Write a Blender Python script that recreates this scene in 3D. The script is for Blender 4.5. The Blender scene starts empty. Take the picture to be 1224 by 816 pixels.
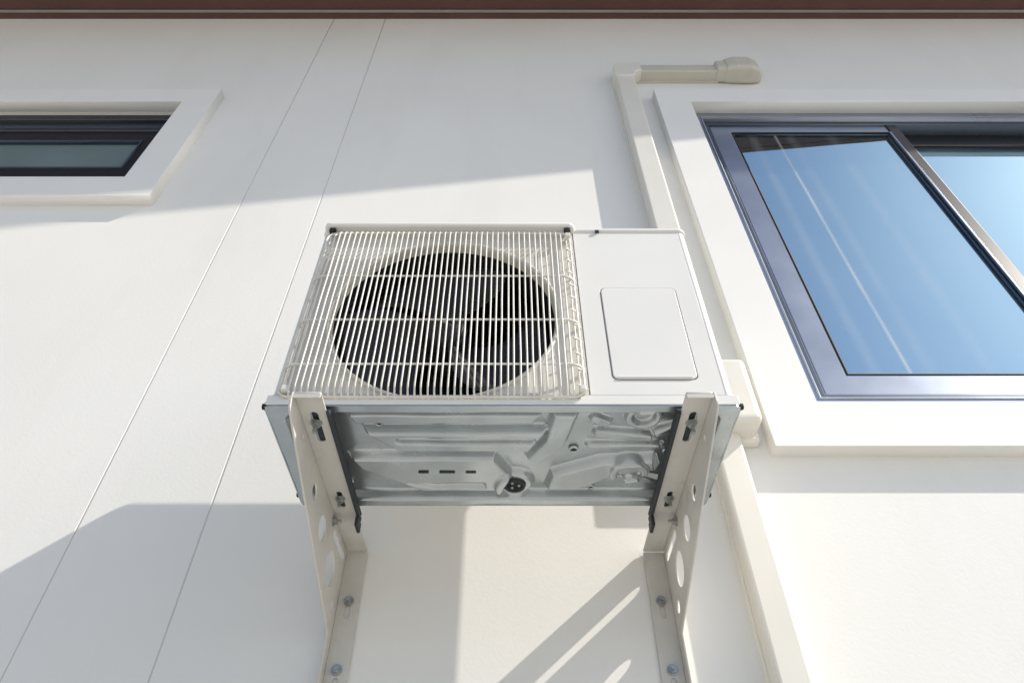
import bpy, bmesh, math, random
from mathutils import Vector, Matrix
random.seed(3)
scene=bpy.context.scene
H0=1.6   # camera height above ground
WY=1.36  # wall plane

# ---------------------------------------------------------------- materials
def mat(name, col, rough=.5, metal=0., noise=0., nscale=8., bump=0., bscale=200., spec=.5, dirt=None, dscale=3., dlo=.5, dhi=.75, coat=0., stretch=None):
    m=bpy.data.materials.new(name); m.use_nodes=True
    nt=m.node_tree; N=nt.nodes; L=nt.links
    p=N['Principled BSDF']
    p.inputs['Roughness'].default_value=rough
    p.inputs['Metallic'].default_value=metal
    p.inputs['Specular IOR Level'].default_value=spec
    p.inputs['Coat Weight'].default_value=coat
    tc=N.new('ShaderNodeTexCoord')
    c=N.new('ShaderNodeRGB'); c.outputs[0].default_value=(*col,1)
    out=c.outputs[0]
    if noise:
        n=N.new('ShaderNodeTexNoise'); n.inputs['Scale'].default_value=nscale; n.inputs['Detail'].default_value=6
        L.new(tc.outputs['Object'],n.inputs['Vector'])
        mr=N.new('ShaderNodeMapRange'); mr.inputs['From Min'].default_value=.3; mr.inputs['From Max'].default_value=.7
        mr.inputs['To Min'].default_value=1-noise; mr.inputs['To Max'].default_value=1+noise*.4
        L.new(n.outputs[0],mr.inputs[0])
        mx=N.new('ShaderNodeVectorMath'); mx.operation='SCALE'
        L.new(out,mx.inputs[0]); L.new(mr.outputs[0],mx.inputs['Scale']); out=mx.outputs[0]
        mr2=N.new('ShaderNodeMapRange'); mr2.inputs['To Min'].default_value=max(0,rough-.08); mr2.inputs['To Max'].default_value=min(1,rough+.08)
        L.new(n.outputs[0],mr2.inputs[0]); L.new(mr2.outputs[0],p.inputs['Roughness'])
    if dirt:
        mp=N.new('ShaderNodeMapping'); mp.inputs['Scale'].default_value=stretch or (1,1,1)
        L.new(tc.outputs['Object'],mp.inputs['Vector'])
        n=N.new('ShaderNodeTexNoise'); n.inputs['Scale'].default_value=dscale; n.inputs['Detail'].default_value=9; n.inputs['Roughness'].default_value=.7
        L.new(mp.outputs[0],n.inputs['Vector'])
        mr=N.new('ShaderNodeMapRange'); mr.inputs['From Min'].default_value=dlo; mr.inputs['From Max'].default_value=dhi
        L.new(n.outputs[0],mr.inputs[0])
        mx=N.new('ShaderNodeMix'); mx.data_type='RGBA'
        L.new(mr.outputs[0],mx.inputs[0]); L.new(out,mx.inputs[6]); mx.inputs[7].default_value=(*dirt,1)
        out=mx.outputs[2]
    L.new(out,p.inputs['Base Color'])
    if bump:
        n=N.new('ShaderNodeTexNoise'); n.inputs['Scale'].default_value=bscale; n.inputs['Detail'].default_value=4
        L.new(tc.outputs['Object'],n.inputs['Vector'])
        b=N.new('ShaderNodeBump'); b.inputs['Strength'].default_value=bump; b.inputs['Distance'].default_value=.002
        L.new(n.outputs[0],b.inputs['Height']); L.new(b.outputs[0],p.inputs['Normal'])
    return m
M_wall=mat('wall_paint',(.83,.82,.79),.75,noise=.03,nscale=1.7,bump=.14,bscale=160,dirt=(.77,.755,.715),dscale=2.2,dlo=.5,dhi=.9,stretch=(1.6,1,.35))
M_trim=mat('trim_paint',(.85,.84,.81),.6,noise=.03,nscale=3,bump=.08,bscale=120,dirt=(.77,.75,.70),dscale=3,dlo=.55,dhi=.9,stretch=(1.5,1,.5))
M_caulk=mat('joint_caulk',(.60,.59,.56),.8)
M_brown=mat('eave_brown',(.105,.045,.036),.5,noise=.2,nscale=5)
M_eavegrey=mat('eave_flashing',(.33,.31,.30),.5,noise=.1)
M_roof=mat('roof_sheet',(.12,.06,.05),.6,noise=.2)
M_conc=mat('concrete_ground',(.48,.465,.435),.9,noise=.25,nscale=1.2,bump=.3,bscale=40)
M_unit=mat('unit_powdercoat',(.81,.80,.765),.42,noise=.03,nscale=5,dirt=(.62,.58,.50),dscale=9,dlo=.62,dhi=.95)
M_bay_shade=mat('fan_bay_powdercoat_shaded',(.67,.65,.60),.45,noise=.06,nscale=9,dirt=(.42,.37,.29),dscale=14,dlo=.52,dhi=.85)  # casing coat darkened to carry guard-wire shade in its colour, plus brown dirt
M_wire=mat('guard_wire_coating',(.76,.74,.68),.38,noise=.12,nscale=30,dirt=(.42,.36,.26),dscale=22,dlo=.58,dhi=.82)
M_gal=mat('galvanised_pan',(.54,.58,.59),.25,metal=.75,noise=.12,nscale=14,dirt=(.27,.29,.29),dscale=9,dlo=.6,dhi=.85)
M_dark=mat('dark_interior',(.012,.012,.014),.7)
M_fan=mat('fan_plastic',(.013,.014,.018),.5)
M_fin=mat('coil_fins',(.02,.02,.024),.5,metal=.3)
M_rub=mat('black_rubber',(.028,.032,.040),.65,noise=.2,nscale=30)
M_brk=mat('bracket_paint',(.62,.60,.555),.40,noise=.08,nscale=10,dirt=(.42,.37,.30),dscale=14,dlo=.55,dhi=.88)
M_zinc=mat('zinc_bolt',(.45,.46,.45),.35,metal=.9,noise=.25,nscale=60)
M_duct=mat('duct_pvc',(.77,.75,.685),.4,noise=.03,nscale=6,dirt=(.66,.62,.54),dscale=5,dlo=.55,dhi=.9,stretch=(1,1,.3))
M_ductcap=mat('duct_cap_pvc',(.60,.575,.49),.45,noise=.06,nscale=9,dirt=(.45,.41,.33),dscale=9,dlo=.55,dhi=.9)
M_alu=mat('window_aluminium',(.35,.39,.46),.30,metal=.85,noise=.12,nscale=4)
M_alud=mat('window_aluminium_track',(.10,.12,.16),.35,metal=.7,noise=.1,nscale=4)
M_black=mat('window_black',(.012,.013,.016),.35)
M_gask=mat('gasket',(.01,.01,.01),.6)
M_curt=mat('curtain_fabric',(.55,.56,.58),.9,noise=.1)
def glass(name,tint,tr,streaks=()):
    m=bpy.data.materials.new(name); m.use_nodes=True; nt=m.node_tree; N=nt.nodes; L=nt.links
    N.remove(N['Principled BSDF']); o=N['Material Output']
    g=N.new('ShaderNodeBsdfGlossy'); g.inputs['Color'].default_value=(*tint,1); g.inputs['Roughness'].default_value=.015
    t=N.new('ShaderNodeBsdfTransparent'); t.inputs['Color'].default_value=(.75,.85,.9,1)
    mx=N.new('ShaderNodeMixShader'); mx.inputs[0].default_value=tr
    L.new(g.outputs[0],mx.inputs[1]); L.new(t.outputs[0],mx.inputs[2])
    tc=N.new('ShaderNodeTexCoord'); n=N.new('ShaderNodeTexNoise'); n.inputs['Scale'].default_value=1.3
    L.new(tc.outputs['Object'],n.inputs['Vector']); b=N.new('ShaderNodeBump'); b.inputs['Strength'].default_value=.05; b.inputs['Distance'].default_value=.01
    L.new(n.outputs[0],b.inputs['Height']); L.new(b.outputs[0],g.inputs['Normal'])
    # pale diffuse layer on the pane: thin vertical streaks plus faint mottling
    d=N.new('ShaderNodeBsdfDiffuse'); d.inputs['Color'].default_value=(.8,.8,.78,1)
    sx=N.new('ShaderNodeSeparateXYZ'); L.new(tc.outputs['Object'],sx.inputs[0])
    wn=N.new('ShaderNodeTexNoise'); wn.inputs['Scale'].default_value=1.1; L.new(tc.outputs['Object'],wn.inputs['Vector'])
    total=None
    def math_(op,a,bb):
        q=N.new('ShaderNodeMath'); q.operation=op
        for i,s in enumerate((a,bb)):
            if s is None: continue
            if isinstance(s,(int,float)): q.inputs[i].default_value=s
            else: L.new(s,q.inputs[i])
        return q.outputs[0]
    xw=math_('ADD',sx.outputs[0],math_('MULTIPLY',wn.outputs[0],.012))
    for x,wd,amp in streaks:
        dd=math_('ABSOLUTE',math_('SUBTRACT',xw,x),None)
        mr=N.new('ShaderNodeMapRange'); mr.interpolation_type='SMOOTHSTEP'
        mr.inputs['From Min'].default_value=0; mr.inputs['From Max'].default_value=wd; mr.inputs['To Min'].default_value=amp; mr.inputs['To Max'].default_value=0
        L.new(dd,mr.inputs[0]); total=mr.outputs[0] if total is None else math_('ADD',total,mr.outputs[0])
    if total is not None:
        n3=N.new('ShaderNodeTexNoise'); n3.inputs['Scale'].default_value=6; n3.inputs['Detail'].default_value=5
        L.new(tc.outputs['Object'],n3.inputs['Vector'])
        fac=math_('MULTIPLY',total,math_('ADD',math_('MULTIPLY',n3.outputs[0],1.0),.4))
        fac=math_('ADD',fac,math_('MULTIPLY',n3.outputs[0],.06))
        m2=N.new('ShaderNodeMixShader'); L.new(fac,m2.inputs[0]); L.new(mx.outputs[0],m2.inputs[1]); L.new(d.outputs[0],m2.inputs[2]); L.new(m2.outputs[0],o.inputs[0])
    else: L.new(mx.outputs[0],o.inputs[0])
    return m
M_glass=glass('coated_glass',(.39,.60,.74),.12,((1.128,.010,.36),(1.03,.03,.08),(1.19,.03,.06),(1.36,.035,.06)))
M_glassd=mat('obscured_bathroom_glass',(.17,.23,.235),.35,noise=.15,nscale=3,spec=.25)

# ---------------------------------------------------------------- helpers
def empty(name):
    e=bpy.data.objects.new(name,None); scene.collection.objects.link(e); e.empty_display_size=.1; return e
def addobj(name,me,parent,m=None,smooth=False):
    o=bpy.data.objects.new(name,me); scene.collection.objects.link(o)
    if parent: o.parent=parent
    if m: me.materials.clear(); me.materials.append(m)
    if smooth:
        for p in me.polygons: p.use_smooth=True
    return o
def box(name,x0,x1,y0,y1,z0,z1,m,parent,bev=0.,seg=2):
    bm=bmesh.new(); bmesh.ops.create_cube(bm,size=1)
    for v in bm.verts:
        v.co=Vector(((x0+x1)/2+v.co.x*(x1-x0),(y0+y1)/2+v.co.y*(y1-y0),(z0+z1)/2+v.co.z*(z1-z0)+H0))
    if bev: bmesh.ops.bevel(bm,geom=bm.edges[:],offset=bev,segments=seg,affect='EDGES',profile=.5)
    me=bpy.data.meshes.new(name); bm.to_mesh(me); bm.free()
    return addobj(name,me,parent,m)
PL={'XZ':(Vector((1,0,0)),Vector((0,0,1)),Vector((0,-1,0))),
    'YZ':(Vector((0,1,0)),Vector((0,0,1)),Vector((1,0,0))),
    'XY':(Vector((1,0,0)),Vector((0,1,0)),Vector((0,0,1)))}
def plate(name,plane,loops,c0,c1,m,parent,bev=0.):
    """flat sheet in plane with outline loops[0] and holes, occupying c0..c1 on the third axis"""
    A,B,Nn=PL[plane]
    cu=bpy.data.curves.new(name,'CURVE'); cu.dimensions='2D'; cu.fill_mode='BOTH'
    cu.extrude=abs(c1-c0)/2-bev; cu.bevel_depth=bev; cu.bevel_resolution=1; cu.offset=-bev
    for lp in loops:
        s=cu.splines.new('POLY'); s.points.add(len(lp)-1)
        for i,(a,b) in enumerate(lp): s.points[i].co=(a,b,0,1)
        s.use_cyclic_u=True
    t=bpy.data.objects.new('tmp',cu); scene.collection.objects.link(t)
    dg=bpy.context.evaluated_depsgraph_get()
    me=bpy.data.meshes.new_from_object(t.evaluated_get(dg))
    bpy.data.objects.remove(t); bpy.data.curves.remove(cu)
    mid=(c0+c1)/2
    ax={'XZ':Vector((0,1,0)),'YZ':Vector((1,0,0)),'XY':Vector((0,0,1))}[plane]
    org=ax*mid+Vector((0,0,H0))
    M=Matrix(((A.x,B.x,Nn.x,org.x),(A.y,B.y,Nn.y,org.y),(A.z,B.z,Nn.z,org.z),(0,0,0,1)))
    me.transform(M); me.name=name
    return addobj(name,me,parent,m)
def rect(x0,x1,z0,z1,r=0,n=6):
    if not r: return [(x0,z0),(x1,z0),(x1,z1),(x0,z1)]
    pts=[]
    for cx,cz,a0 in ((x1-r,z0+r,-90),(x1-r,z1-r,0),(x0+r,z1-r,90),(x0+r,z0+r,180)):
        for i in range(n+1):
            a=math.radians(a0+90*i/n); pts.append((cx+r*math.cos(a),cz+r*math.sin(a)))
    return pts
def circ(cx,cz,r,n=48,ry=None):
    return [(cx+r*math.cos(2*math.pi*i/n),cz+(ry or r)*math.sin(2*math.pi*i/n)) for i in range(n)]
def slot(cx,cy,hw,hl,n=8):
    p=[]
    for i in range(n+1):
        a=math.pi*i/n; p.append((cx+hw*math.cos(a),cy+hl+hw*math.sin(a)))
    for i in range(n+1):
        a=math.pi+math.pi*i/n; p.append((cx+hw*math.cos(a),cy-hl+hw*math.sin(a)))
    return p
def lathe(name,prof,origin,axis,m,parent,n=64,smooth=True):
    """prof: list of (radius, distance along axis)"""
    q=Vector((0,0,1)).rotation_difference(Vector(axis)); o=Vector(origin)+Vector((0,0,H0))
    vs=[];fs=[]
    for r,d in prof:
        for i in range(n):
            a=2*math.pi*i/n; vs.append(o+q@Vector((r*math.cos(a),r*math.sin(a),d)))
    for k in range(len(prof)-1):
        for i in range(n):
            j=(i+1)%n; fs.append((k*n+i,k*n+j,(k+1)*n+j,(k+1)*n+i))
    me=bpy.data.meshes.new(name); me.from_pydata(vs,[],fs); me.update()
    return addobj(name,me,parent,m,smooth)
def bolt(name,origin,axis,r,parent,shank=.012,m=None):
    """washer + hex nut + threaded shank end, built outwards along axis"""
    bm=bmesh.new()
    def cyl(rad,d0,d1,n,rot=0):
        g=bmesh.ops.create_cone(bm,cap_ends=True,segments=n,radius1=rad,radius2=rad,depth=d1-d0,matrix=Matrix.Translation((0,0,(d0+d1)/2))@Matrix.Rotation(rot,4,'Z'))
    cyl(r*1.45,0,r*.25,24); cyl(r,r*.25,r*1.15,6,random.random()); cyl(r*.52,r*1.15,r*1.15+shank,16)
    q=Vector((0,0,1)).rotation_difference(Vector(axis)).to_matrix().to_4x4()
    bmesh.ops.transform(bm,matrix=Matrix.Translation(Vector(origin)+Vector((0,0,H0)))@q,verts=bm.verts)
    me=bpy.data.meshes.new(name); bm.to_mesh(me); bm.free()
    return addobj(name,me,parent,m or M_zinc)
def wires(name,paths,r,m,parent,cyc=False):
    cu=bpy.data.curves.new(name,'CURVE'); cu.dimensions='3D'; cu.bevel_depth=r; cu.bevel_resolution=2; cu.use_fill_caps=True
    for p in paths:
        s=cu.splines.new('POLY'); s.points.add(len(p)-1)
        for i,c in enumerate(p): s.points[i].co=(c[0],c[1],c[2]+H0,1)
        s.use_cyclic_u=cyc
    o=bpy.data.objects.new(name,cu); scene.collection.objects.link(o); o.parent=parent; cu.materials.append(m); return o

# ---------------------------------------------------------------- ground
def ground():
    me=bpy.data.meshes.new('ground'); s=300
    me.from_pydata([(-s,-s,0),(s,-s,0),(s,s,0),(-s,s,0)],[],[(0,1,2,3)]); addobj('ground',me,None,M_conc)
ground()

# ---------------------------------------------------------------- house
house=empty('house')
TOP=3.95; BOT=-1.6
S1,S2=-.965,-.684; g=.0019
RW=(.775,2.50,1.125,2.81); LW=(-2.55,-1.41,2.20,2.81)
plate('wall_panel_1','XZ',[rect(-7,S1-g,BOT,TOP),rect(LW[0]-.01,LW[1]+.01,LW[2]-.01,LW[3]+.01)],WY,WY+.18,M_wall,house,.0012)
plate('wall_panel_2','XZ',[rect(S1+g,S2-g,BOT,TOP)],WY,WY+.18,M_wall,house,.0012)
plate('wall_panel_3','XZ',[rect(S2+g,6,BOT,TOP),rect(RW[0]-.01,RW[1]+.01,RW[2]-.01,RW[3]+.01)],WY,WY+.18,M_wall,house,.0012)
box('panel_joint_1',S1-g,S1+g,WY+.002,WY+.1,BOT,TOP,M_caulk,house)
box('panel_joint_2',S2-g,S2+g,WY+.0014,WY+.1,BOT,TOP,M_caulk,house)
# room behind
for nm,W in (('room_1',LW),('room_2',RW)):
    x0,x1,z0,z1=W
    box(nm+'_back',x0-.4,x1+.4,WY+1.5,WY+1.6,z0-.5,z1+.4,M_dark,house)
    box(nm+'_left',x0-.5,x0-.4,WY+.18,WY+1.6,z0-.5,z1+.4,M_dark,house)
    box(nm+'_right',x1+.4,x1+.5,WY+.18,WY+1.6,z0-.5,z1+.4,M_dark,house)
    box(nm+'_ceiling',x0-.5,x1+.5,WY+.18,WY+1.6,z1+.4,z1+.5,M_dark,house)
    box(nm+'_floor',x0-.5,x1+.5,WY+.18,WY+1.6,z0-.6,z0-.5,M_dark,house)
# far walls of the house
box('side_wall_left',-7.2,-7.0,WY,WY+6,BOT,TOP,M_wall,house)
box('side_wall_right',6,6.2,WY,WY+6,BOT,TOP,M_wall,house)
# surrounds
P=.043
plate('window_surround_1','XZ',[rect(-2.68,-1.275,2.075,2.93),rect(*LW)],WY-P,WY+.006,M_trim,house,.0015)
plate('window_surround_2','XZ',[rect(.632,2.64,.985,2.93),rect(*RW)],WY-P,WY+.006,M_trim,house,.0015)
for i,W in enumerate((LW,RW)):   # reveals
    x0,x1,z0,z1=W
    plate('reveal_%d'%(i+1),'XZ',[rect(x0-.009,x1+.009,z0-.009,z1+.009),rect(x0+.001,x1-.001,z0+.001,z1-.001)],WY+.0065,WY+.17,M_trim,house)
# left awning window
def ring(name,x0,x1,z0,z1,w,y0,y1,m,b=.002,wb=None,wt=None,wr=None):
    wb=w if wb is None else wb; wt=w if wt is None else wt; wr=w if wr is None else wr
    return plate(name,'XZ',[rect(x0,x1,z0,z1),rect(x0+w,x1-wr,z0+wb,z1-wt)],y0,y1,m,house,b)
x0,x1,z0,z1=LW
ring('window_1_frame',x0+.003,x1-.003,z0+.003,z1-.003,.035,1.378,1.44,M_black,wt=.05,wb=.06)
ring('window_1_frame_inner',x0+.038,x1-.038,z0+.062,z1-.052,.022,1.392,1.45,M_alud,wt=.035)
ring('window_1_frame_lip',x0+.030,x1-.030,z0+.052,z1-.046,.006,1.3745,1.379,M_alud)
ring('window_1_sash',x0+.05,x1-.055,z0+.08,z1-.105,.05,1.383,1.43,M_black,wb=.09,wt=.115,b=.004)
ring('window_1_bead',x0+.10,x1-.105,z0+.17,z1-.220,.008,1.379,1.40,M_alud)
box('window_1_sash_drip',x0+.055,x1-.06,1.376,1.384,z1-.150,z1-.142,M_alud,house,.002)
box('window_1_glass',x0+.09,x1-.09,1.398,1.403,z0+.16,z1-.20,M_glassd,house)
# right sliding window
x0,x1,z0,z1=RW
ring('window_2_frame',x0+.003,x1-.003,z0+.003,z1-.003,.045,1.368,1.50,M_alu,wt=.05,wb=.055)
ring('window_2_frame_lip',x0+.040,x1-.040,z0+.050,z1-.046,.005,1.3645,1.369,M_alu)
ring('window_2_frame_step',x0+.04,x1-.04,z0+.052,z1-.047,.03,1.384,1.49,M_alud,wt=.03,wb=.03)
ring('window_2_sash_1',.85,1.645,z0+.085,z1-.078,.085,1.392,1.422,M_alu,wt=.055,wb=.075,b=.004,wr=.045)
ring('window_2_gasket_1',.934,1.602,z0+.158,z1-.132,.006,1.390,1.40,M_gask)
box('window_2_meeting_stile',1.606,1.650,1.386,1.4235,z0+.084,z1-.077,M_black,house,.003)
box('window_2_meeting_trim',1.597,1.6055,1.384,1.404,z0+.165,z1-.14,M_alu,house,.001)
ring('window_2_sash_2',1.60,x1-.07,z0+.085,z1-.078,.06,1.436,1.466,M_black,wt=.085,wb=.075,b=.004)
box('window_2_track_top',x0+.07,x1-.07,1.424,1.434,z0+.06,z0+.10,M_alud,house)
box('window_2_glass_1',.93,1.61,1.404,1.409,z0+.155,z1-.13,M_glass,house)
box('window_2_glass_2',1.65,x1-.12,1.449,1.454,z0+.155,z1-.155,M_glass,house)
# curtain
def curtain():
    vs=[];fs=[];n=500
    for i in range(n+1):
        t=i/n; x=.85+t*1.6
        y=1.62+.018*math.sin(x*62+2*math.sin(x*5))+.01*math.sin(x*131)
        vs+= [(x,y,H0+1.0),(x,y,H0+2.86)]
        if i: fs.append((2*i-2,2*i,2*i+1,2*i-1))
    me=bpy.data.meshes.new('curtain'); me.from_pydata(vs,[],fs); addobj('window_2_curtain',me,house,M_curt,True)
curtain()
# eave : soffit boards (edge slightly out of parallel with the wall) + fascia + roof
def quadprism(name,pts,zb,zt,m):
    vs=[(x,y,zb+H0) for x,y in pts]+[(x,y,zt+H0) for x,y in pts]
    fs=[(3,2,1,0),(4,5,6,7)]+[(i,(i+1)%4,4+(i+1)%4,4+i) for i in range(4)]
    me=bpy.data.meshes.new(name); me.from_pydata(vs,[],fs); addobj(name,me,house,m)
ov=lambda x:.872-.0975*x
SO=3.915
XA,XB=-7.4,6.2
box('eave_wall_trim',XA,XB,WY-.028,WY+.01,SO-.012,SO+.03,M_brown,house,.003)
box('eave_trim_flashing',XA,XB,WY-.042,WY-.0285,SO-.002,SO+.03,M_eavegrey,house,.001)
y=WY-.044; k=0
while y>WY-.16:
    box('soffit_board_%d'%k,XA,XB,y-.055,y,SO+.004,SO+.02,M_brown,house,.004); y-=.0575; k+=1
quadprism('soffit_outer',[(XA,WY-ov(XA)+.03),(XB,WY-ov(XB)+.03),(XB,y),(XA,y)],SO+.004,SO+.02,M_brown)
quadprism('fascia',[(XA,WY-ov(XA)),(XB,WY-ov(XB)),(XB,WY-ov(XB)+.029),(XA,WY-ov(XA)+.029)],SO,SO+.2,M_brown)
def roof():
    vs=[(XA,WY-ov(XA)-.03,SO+.205),(XB,WY-ov(XB)-.03,SO+.205),(XB,WY+4,SO+1.9),(XA,WY+4,SO+1.9),(XB,WY+8,SO+.3),(XA,WY+8,SO+.3)]
    vs=[Vector(v)+Vector((0,0,H0)) for v in vs]; n=len(vs); vs+= [v+Vector((0,0,.05)) for v in vs]
    fs=[(0,1,2,3),(3,2,4,5),(6,7,8,9),(9,8,10,11),(0,1,7,6),(0,3,9,6),(3,5,11,9),(1,2,8,7),(2,4,10,8)]
    me=bpy.data.meshes.new('roof'); me.from_pydata(vs,[],fs); addobj('roof',me,house,M_roof)
roof()
box('roof_void',XA+.3,XB-.3,WY+.1,WY+4,SO+.05,SO+.1,M_dark,house)

# ---------------------------------------------------------------- pipe cover
duct=empty('refrigerant_pipe_cover')
DX0,DX1=.475,.558; DY=WY-.06
def ductbar(name,x0,x1,z0,z1,y0,m,bev=.008): return box(name,x0,x1,y0,WY+.002,z0,z1,m,duct,bev,3)
ductbar('vertical_run_upper',DX0,DX1,1.21,3.05,DY,M_duct)
ductbar('vertical_run_lower',DX0+.012,DX1-.004,-1.55,1.03,DY+.010,M_duct)
ductbar('vertical_base_1',DX0-.006,DX1+.006,1.21,3.05,WY-.012,M_duct,.002)
ductbar('vertical_base_2',DX0+.007,DX1+.002,-1.55,1.03,WY-.012,M_duct,.002)
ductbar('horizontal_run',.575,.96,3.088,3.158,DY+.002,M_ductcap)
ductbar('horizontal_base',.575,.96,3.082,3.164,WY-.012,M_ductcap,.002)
# elbow
def elbow():
    pts=[(DX0-.005,3.03),(DX1+.006,3.03),(DX1+.008,3.06),(DX1+.02,3.08),(.60,3.084),(.60,3.166),(.53,3.168)]
    for i in range(1,6):
        a=math.radians(90+90*i/6); pts.append((.53+.058*math.cos(a),3.11+.058*math.sin(a)))
    pts.append((DX0-.005,3.11))
    plate('elbow','XZ',[pts],DY-.005,WY,M_duct,duct,.005)
elbow()
# wall entry cap: flared body with tapered nose
def cap():
    bm=bmesh.new()
    secs=[(.945,.040,.066),(.95,.046,.072),(.985,.048,.075),(.99,.052,.080),(1.03,.058,.088),(1.10,.060,.086),(1.135,.055,.072),(1.152,.045,.05),(1.16,.03,.02)]
    rings=[]
    for x,h,d in secs:
        zc=3.128
        r=[]
        pr=rect(-h,h,0,d*1.0,min(.018,h*.4,d*.4),4)
        for a,b in pr:
            r.append(bm.verts.new((x,WY-b,zc+a+H0)))
        rings.append(r)
    for i in range(len(rings)-1):
        n=len(rings[i])
        for j in range(n):
            bm.faces.new((rings[i][j],rings[i][(j+1)%n],rings[i+1][(j+1)%n],rings[i+1][j]))
    bm.faces.new(rings[0]); bm.faces.new(rings[-1])
    bmesh.ops.recalc_face_normals(bm,faces=bm.faces)
    me=bpy.data.meshes.new('wall_cap'); bm.to_mesh(me); bm.free(); addobj('wall_cap',me,duct,M_ductcap)
cap()
ductbar('cap_clip',1.0,1.05,3.17,3.20,WY-.07,M_ductcap,.006)
# coupling behind unit
box('coupling',.455,.602,WY-.10,WY+.002,1.02,1.225,M_duct,duct,.016,4)
box('coupling_lip',.448,.609,WY-.03,WY+.001,1.01,1.235,M_duct,duct,.008,3)

# ---------------------------------------------------------------- outdoor unit
ac=empty('air_conditioner_outdoor_unit')
UX0,UX1=-.414,.388; UY0,UY1=.890,1.190; UZ0,UZ1=.746,1.252
FC=(-.129,.985); FR=.222
# wrap-round side and back casing
def casing():
    r=.016; t=.003; pts=[]
    def arc(cx,cy,rr,a0,a1,n=6): return [(cx+rr*math.cos(math.radians(a0+(a1-a0)*i/n)),cy+rr*math.sin(math.radians(a0+(a1-a0)*i/n))) for i in range(n+1)]
    outer=[(UX0+r,UY0)]+arc(UX0+r,UY0+r,r,270,180)[1:]+arc(UX0+r,UY1-r,r,180,90)+arc(UX1-r,UY1-r,r,90,0)+arc(UX1-r,UY0+r,r,0,-90)
    inner=[]
    for a,b in outer:
        cx=(UX0+UX1)/2; cy=(UY0+UY1)/2
        inner.append((a+(t if a<cx else -t)*(abs(a-cx)>.35), b+(t if b<cy else -t)))
    pts=outer+inner[::-1]
    plate('side_casing','XY',[pts],.756,UZ1,M_unit,ac)
casing()
plate('fan_bay_panel','XZ',[rect(UX0+.020,.1372,.752,UZ1),circ(*FC,FR,96)],UY0+.001,UY0+.004,M_bay_shade,ac,.0008)
plate('front_panel','XZ',[rect(.1382,UX1-.0165,.752,UZ1),rect(.180,.333,.809,1.060,.012)],UY0,UY0+.003,M_unit,ac,.0008)
plate('access_cover','XZ',[rect(.1820,.3310,.8110,1.0580,.011)],UY0-.0015,UY0+.002,M_unit,ac,.0012)
box('access_back',.17,.34,UY0+.004,UY0+.006,.80,1.07,M_caulk,ac)
box('access_handle_lip',.19,.323,UY0-.0035,UY0-.001,.8125,.8155,M_unit,ac,.0008)
# lid
plate('top_lid','XY',[rect(UX0-.003,UX1+.003,UY0-.004,UY1+.003,.018)],UZ1,UZ1+.010,M_unit,ac,.003)
plate('fan_bay_brow','XY',[rect(UX0+.004,.142,UY0-.022,UY0+.05,.014)],UZ1-.004,UZ1+.0085,M_unit,ac,.004)
box('brow_clip_1',UX0+.016,UX0+.030,UY0-.016,UY0-.0045,UZ1-.016,UZ1-.0045,M_gask,ac,.002)
box('brow_clip_2',.118,.132,UY0-.016,UY0-.0045,UZ1-.016,UZ1-.0045,M_gask,ac,.002)
box('lid_notch',.188,.196,UY0-.0055,UY0-.002,UZ1-.006,UZ1+.001,M_gask,ac)
# bell mouth, fan and interior
cx,cz=FC
lathe('bell_mouth',[(FR+.006,.0005),(FR+.005,-.002),(FR+.002,-.003),(FR-.001,-.002),(FR-.003,.003),(FR-.005,.010),(FR-.006,.018)],(cx,UY0,cz),(0,1,0),M_bay_shade,ac,96)
lathe('fan_shroud',[(FR-.006,.018),(FR-.0065,.06),(FR-.004,.09),(FR+.006,.10)],(cx,UY0,cz),(0,1,0),M_fan,ac,96)
box('coil',UX0+.01,UX1-.08,UY1-.03,UY1-.006,.78,UZ1-.01,M_fin,ac)
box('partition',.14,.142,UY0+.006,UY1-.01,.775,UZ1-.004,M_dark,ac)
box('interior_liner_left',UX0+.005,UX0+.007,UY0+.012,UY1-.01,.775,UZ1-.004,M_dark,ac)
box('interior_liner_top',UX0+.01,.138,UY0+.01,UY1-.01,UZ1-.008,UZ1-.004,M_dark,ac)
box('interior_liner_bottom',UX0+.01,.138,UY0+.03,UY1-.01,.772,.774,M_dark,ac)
box('motor_bracket_1',cx-.035,cx-.015,1.02,1.03,.778,UZ1-.01,M_fin,ac)
box('motor_bracket_2',cx+.015,cx+.035,1.02,1.03,.778,UZ1-.01,M_fin,ac)
lathe('fan_motor',[(0,.10),(.05,.10),(.05,.17)],(cx,UY0,cz),(0,1,0),M_fin,ac,32)
lathe('fan_hub',[(0,.028),(.010,.028),(.011,.032),(.03,.034),(.042,.042),(.044,.095)],(cx,UY0,cz),(0,1,0),M_fan,ac,48)
lathe('fan_nut',[(0,.018),(.0045,.018),(.0065,.021),(.0065,.03)],(cx,UY0,cz),(0,1,0),M_zinc,ac,6,False)
def blade(name,a0):
    vs=[];fs=[];nr,na=14,18
    for i in range(nr+1):
        t=i/nr; r=.040+t*.168
        span=math.radians(70+28*t); off=math.radians(26*t*t)
        for j in range(na+1):
            s=j/na; a=a0+off+span*(s-.5)
            y=UY0+.065+.055*(s-.5)+.012*math.sin(math.pi*s)-.01*t
            rr=r-(.014*(abs(s-.5)*2)**6)*t
            vs.append((cx+rr*math.cos(a),y,cz+rr*math.sin(a)+H0))
    for i in range(nr):
        for j in range(na):
            k=i*(na+1)+j; fs.append((k,k+1,k+na+2,k+na+1))
    me=bpy.data.meshes.new(name); me.from_pydata(vs,[],fs); o=addobj(name,me,ac,M_fan,True)
    so=o.modifiers.new('s','SOLIDIFY'); so.thickness=.003
for i in range(3): blade('fan_blade_%d'%(i+1),math.radians(75+120*i))
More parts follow.
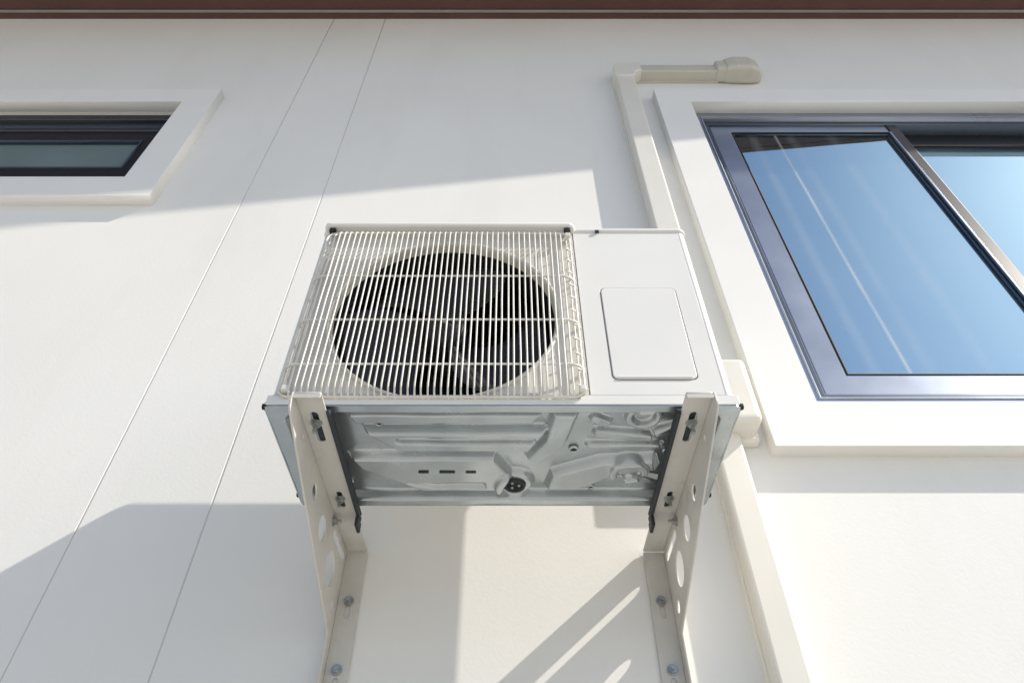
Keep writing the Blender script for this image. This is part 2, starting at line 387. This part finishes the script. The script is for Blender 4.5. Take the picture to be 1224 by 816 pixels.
# wire guard
GX0,GX1,GZ0,GZ1=-.396,.126,.764,1.230; GY=.866
paths=[]; n=46
for i in range(n):
    x=GX0+.006+(GX1-GX0-.012)*i/(n-1)
    e=min(i,n-1-i); d=0 if e>1 else (.006 if e==1 else .014)
    j=random.uniform(-.0006,.0006)
    pth=[(x,UY0-.001,GZ1+.004),(x,UY0-.010,GZ1+.003),(x+j,GY+.007+d,GZ1-.003),(x+j,GY+d,GZ1-.014)]
    for q in range(1,6): pth.append((x+j+random.uniform(-.0005,.0005),GY+d-.0015*math.sin(math.pi*q/6),GZ1-.014+(GZ0-GZ1+.028)*q/6))
    pth+=[(x+j,GY+d,GZ0+.014),(x+j,GY+.007+d,GZ0+.003),(x,UY0-.010,GZ0-.003),(x,UY0-.001,GZ0-.004)]
    paths.append(pth)
wires('guard_vertical_wires',paths,.00175,M_wire,ac)
hz=[]
for z in (1.072,.943,.828):
    hz.append([(GX0-.004,UY0-.001,z),(GX0-.003,GY+.016,z),(GX0+.004,GY+.008,z),(GX0+.016,GY+.003,z),(GX1-.016,GY+.003,z),(GX1-.004,GY+.008,z),(GX1+.004,GY+.016,z),(GX1+.006,UY0-.001,z)])
wires('guard_horizontal_wires',hz,.0022,M_wire,ac)
side=[]
for z in [GZ0+.02+i*(GZ1-GZ0-.04)/11 for i in range(12)]:
    side.append([(GX1-.010,GY+.008,z),(GX1+.002,GY+.014,z),(GX1+.008,UY0-.001,z)])
wires('guard_side_hoops',side,.0015,M_wire,ac)
fr=[(a,UY0-.010,b) for a,b in rect(GX0-.002,GX1+.002,GZ0-.003,GZ1+.003,.02)]
wires('guard_rim',[fr],.0024,M_wire,ac,True)
for i,(x,z) in enumerate(((GX0+.01,.775),(GX1-.002,.775),(GX1-.002,1.218))):
    box('guard_clip_%d'%i,x-.006,x+.006,GY+.004,UY0,z-.006,z+.006,M_wire,ac,.002)

# base pan : pressed sheet as a height field (underside)
def sm(t): t=max(0,min(1,t)); return t*t*(3-2*t)
def rr(px,py,cx,cy,hx,hy,rot,rad):
    c,s=math.cos(-rot),math.sin(-rot); dx,dy=px-cx,py-cy; x=c*dx-s*dy; y=s*dx+c*dy
    qx=abs(x)-hx+rad; qy=abs(y)-hy+rad
    return math.hypot(max(qx,0),max(qy,0))+min(max(qx,qy),0)-rad
def poly_sd(px,py,P):
    d=1e9; ins=False; n=len(P)
    for i in range(n):
        ax,ay=P[i]; bx,by=P[(i+1)%n]
        ex,ey=bx-ax,by-ay; wx,wy=px-ax,py-ay
        t=max(0,min(1,(wx*ex+wy*ey)/(ex*ex+ey*ey))); d=min(d,math.hypot(wx-ex*t,wy-ey*t))
        if (ay>py)!=(by>py) and px<(bx-ax)*(py-ay)/(by-ay)+ax: ins=not ins
    return -d if ins else d
BOSS=[ # (sdf lambda, height (+ = up into unit, - = towards the ground), edge width)
 (lambda x,y:rr(x,y,-.012,1.04,.372,.132,0,.02),.024,.010),
 (lambda x,y:poly_sd(x,y,[(-.285,.925),(.055,.925),(.04,.950),(-.275,.950)]),-.013,.006),
 (lambda x,y:poly_sd(x,y,[(-.262,.966),(.065,.966),(.035,1.022),(-.205,1.022)]),-.021,.010),
 (lambda x,y:rr(x,y,-.08,.990,.125,.008,0,.007),.012,.006),
 (lambda x,y:poly_sd(x,y,[(-.30,1.045),(-.03,1.045),(.0,1.10),(-.02,1.155),(-.17,1.155),(-.285,1.08)]),-.019,.013),
 (lambda x,y:poly_sd(x,y,[(-.20,1.125),(-.05,1.125),(-.05,1.142),(-.15,1.142)]),.009,.007),
 (lambda x,y:poly_sd(x,y,[(.075,.92),(.118,.92),(.10,1.01),(.055,1.065),(.03,1.05),(.062,1.0)]),-.018,.010),
 (lambda x,y:abs(math.hypot(x-.235,y-.935)-.026)-.006,-.012,.006),
 (lambda x,y:rr(x,y,.16,.945,.02,.009,.5,.006),-.012,.006),
 (lambda x,y:rr(x,y,.205,.985,.055,.010,.12,.008),-.014,.008),
 (lambda x,y:rr(x,y,.29,.965,.035,.010,-.5,.008),-.014,.008),
 (lambda x,y:rr(x,y,.21,1.018,.07,.007,0,.006),-.012,.007),
 (lambda x,y:poly_sd(x,y,[(.08,1.10),(.17,1.06),(.27,1.05),(.28,1.085),(.20,1.10),(.15,1.14),(.07,1.15)]),-.019,.012),
 (lambda x,y:abs(math.hypot(x-.225,y-1.085)-.03)-.006,-.012,.007),
 (lambda x,y:rr(x,y,.27,1.125,.055,.010,.35,.009),-.014,.009),
 (lambda x,y:math.hypot(x-.008,y-1.135)-.036,-.014,.010),
 (lambda x,y:math.hypot(x-.008,y-1.135)-.020,.012,.004),
]
def pan():
    nx,ny=420,180; X0,X1,Y0,Y1=UX0-.002,UX1+.002,UY0-.003,UY1+.002
    vs=[];fs=[]
    for j in range(ny+1):
        y=Y0+(Y1-Y0)*j/ny
        for i in range(nx+1):
            x=X0+(X1-X0)*i/nx; h=0
            for f,a,e in BOSS:
                d=f(x,y)
                if d<e/2: h+=a*sm(.5-d/e)
            h+=.0009*math.sin(x*31+y*23)*math.sin(y*44+x*9)
            vs.append((x,y,UZ0+max(h,-.004)+H0))
    for j in range(ny):
        for i in range(nx):
            k=j*(nx+1)+i; fs.append((k,k+nx+1,k+nx+2,k+1))
    me=bpy.data.meshes.new('base_pan'); me.from_pydata(vs,[],fs); addobj('base_pan',me,ac,M_gal,True)
pan()
def rim():
    o=rect(UX0-.004,UX1+.004,UY0-.005,UY1+.004,.014); i=rect(UX0-.002,UX1+.002,UY0-.003,UY1+.002,.013)
    plate('base_pan_rim','XY',[o,i],UZ0-.001,UZ0+.024,M_gal,ac)
rim()
box('front_lip',UX0-.001,UX1+.001,UY0-.0065,UY0-.0052,UZ0+.002,UZ0+.022,M_unit,ac,.0005)
for i,(x,y_,r) in enumerate(((-.235,.9575,.0045),(.118,1.035,.006),(-.315,1.14,.004),(.065,.965,.003),(.29,1.04,.004),(.16,1.158,.004))):
    lathe('pan_hole_%d'%i,[(r,-.0015),(0,-.0015)],(x,y_,UZ0+.022),(0,0,1),M_gask,ac,20)
    lathe('pan_hole_rim_%d'%i,[(r*1.6,.002),(r*1.4,-.0025),(r*.99,-.0015),(r*.99,.01)],(x,y_,UZ0+.020),(0,0,1),M_gal,ac,20)
lathe('drain_socket',[(.021,.012),(.021,-.003),(.0165,-.004),(.0165,.006),(0,.006)],(.008,1.135,UZ0+.008),(0,0,1),M_rub,ac,32)
for a in range(3):
    lathe('drain_web_%d'%a,[(.0,0),(.003,0),(.003,.004)],(.008+.009*math.cos(a*2.1),1.135+.009*math.sin(a*2.1),UZ0+.006),(0,0,1),M_zinc,ac,10)
for i,(xa,xb,y_) in enumerate(((-.175,-.155,1.085),(-.135,-.105,1.085),(-.085,-.065,1.085))):
    plate('pan_louvre_%d'%i,'XY',[rect(xa,xb,y_-.0028,y_+.0028,.0025)],UZ0+.0035,UZ0+.0058,M_gask,ac)
for i,(x,y_) in enumerate(((UX0-.004,.90),(UX0-.004,1.17),(UX1+.004,.90),(UX1+.004,1.17))):
    bolt('corner_screw_%d'%i,(x,y_,UZ0+.010),(-1 if x<0 else 1,0,0),.006,ac,.001,M_gask)

# ---------------------------------------------------------------- brackets
def bracket(name,sgn,xo,xi):
    """xo = outer plate x, xi = inner flange edge"""
    b=empty(name); t=.0035
    lo,hi=(xo,xo+t) if sgn<0 else (xo-t,xo)
    ZT=.735
    out=[(.837,ZT),(WY-.002,ZT),(WY-.002,.27),(WY-.034,.27),(WY-.034,.545),(WY-.05,.552),(.848,.700),(.837,.706)]
    longslot=[(a,b_) for b_,a in slot(.7065,1.283,.0095,.046)]
    holes=[circ(1.055,.686,.0155,24),circ(1.145,.667,.024,28),circ(1.250,.640,.034,32),circ(.93,.712,.006,16),circ(1.312,.592,.013,20),longslot]
    plate('side_gusset','YZ',[out]+holes,lo,hi,M_brk,b,.0006)
    x0,x1=min(xo,xi),max(xo,xi)
    if sgn<0: x0+=t+.0002
    else: x1-=t+.0002
    xm=(x0+x1)/2
    plate('top_flange','XY',[rect(x0,x1,.837,WY-.006,.003,2),slot(xm,.925,.0068,.034),slot(xm,1.15,.0055,.022)],ZT-.0036,ZT-.0002,M_brk,b,.0006)
    plate('wall_leg','XZ',[rect(x0,x1,.27,ZT-.004,.003,2),slot(xm,.60,.0055,.008),slot(xm,.46,.0055,.008),slot(xm,.34,.0055,.008)],WY-.0062,WY-.0022,M_brk,b,.0006)
    plate('front_lip','XZ',[rect(x0,x1,ZT-.012,ZT-.004,.002,2)],.8372,.8400,M_brk,b,.0004)
    # bolts
    bolt('arm_bolt_front',(xm,.912,ZT-.0038),(0,0,-1),.007,b,.014)
    bolt('arm_bolt_back',(xm,1.145,ZT-.0038),(0,0,-1),.007,b,.010)
    for k,z in enumerate((.622,.487,.345)):
        bolt('wall_anchor_%d'%k,(xm,WY-.0064,z),(0,-1,0),.0075,b,.006)
    ins=-sgn
    bolt('gusset_bolt',((hi if sgn<0 else lo)+ins*.0002,1.205,.717),(ins,0,0),.007,b,.008)
    # rubber isolators
    xa,xb=(xi-.028,xi+.008) if sgn<0 else (xi-.008,xi+.028)
    box('rubber_strip',xa,xb,.885,1.215,ZT,UZ0-.0052,M_rub,b,.002)
    xa,xb=(xi+.0005,xi+.0075) if sgn<0 else (xi-.0075,xi-.0005)
    box('rubber_skirt',xa,xb,.880,1.222,ZT-.010,ZT-.0002,M_rub,b,.002)
    box('rubber_tail',xa,xb,1.195,1.228,ZT-.032,ZT-.0105,M_rub,b,.002)
    return b
bracket('wall_mounting_bracket',-1,-.356,-.308)
bracket('wall_mounting_bracket',1,.334,.286)

# ---------------------------------------------------------------- light, sky, camera
S=Vector((2.80,-1,2.42)).normalized()
sd=bpy.data.lights.new('sun','SUN'); sd.energy=5.0; sd.angle=math.radians(.5); sd.color=(1,.94,.845)
so=bpy.data.objects.new('sun',sd); scene.collection.objects.link(so); so.rotation_euler=S.to_track_quat('Z','Y').to_euler(); so.location=S*30
w=bpy.data.worlds.new('World'); scene.world=w; w.use_nodes=True
nt=w.node_tree; bg=nt.nodes['Background']; sk=nt.nodes.new('ShaderNodeTexSky'); sk.sky_type='NISHITA'; sk.sun_disc=False
sk.sun_elevation=math.asin(S.z); sk.sun_rotation=math.atan2(S.x,S.y); sk.air_density=1.0; sk.dust_density=1.4
nt.links.new(sk.outputs[0],bg.inputs[0]); bg.inputs[1].default_value=.15
cam=bpy.data.cameras.new('camera'); co=bpy.data.objects.new('camera',cam); scene.collection.objects.link(co)
co.location=(0,0,H0); co.rotation_euler=(math.radians(90+45.5),0,0); cam.lens=23.97; cam.sensor_width=36; cam.shift_x=.0016; cam.clip_end=1000; cam.clip_start=.02
scene.camera=co
scene.view_settings.view_transform='Standard'; scene.view_settings.look='None'; scene.view_settings.exposure=0
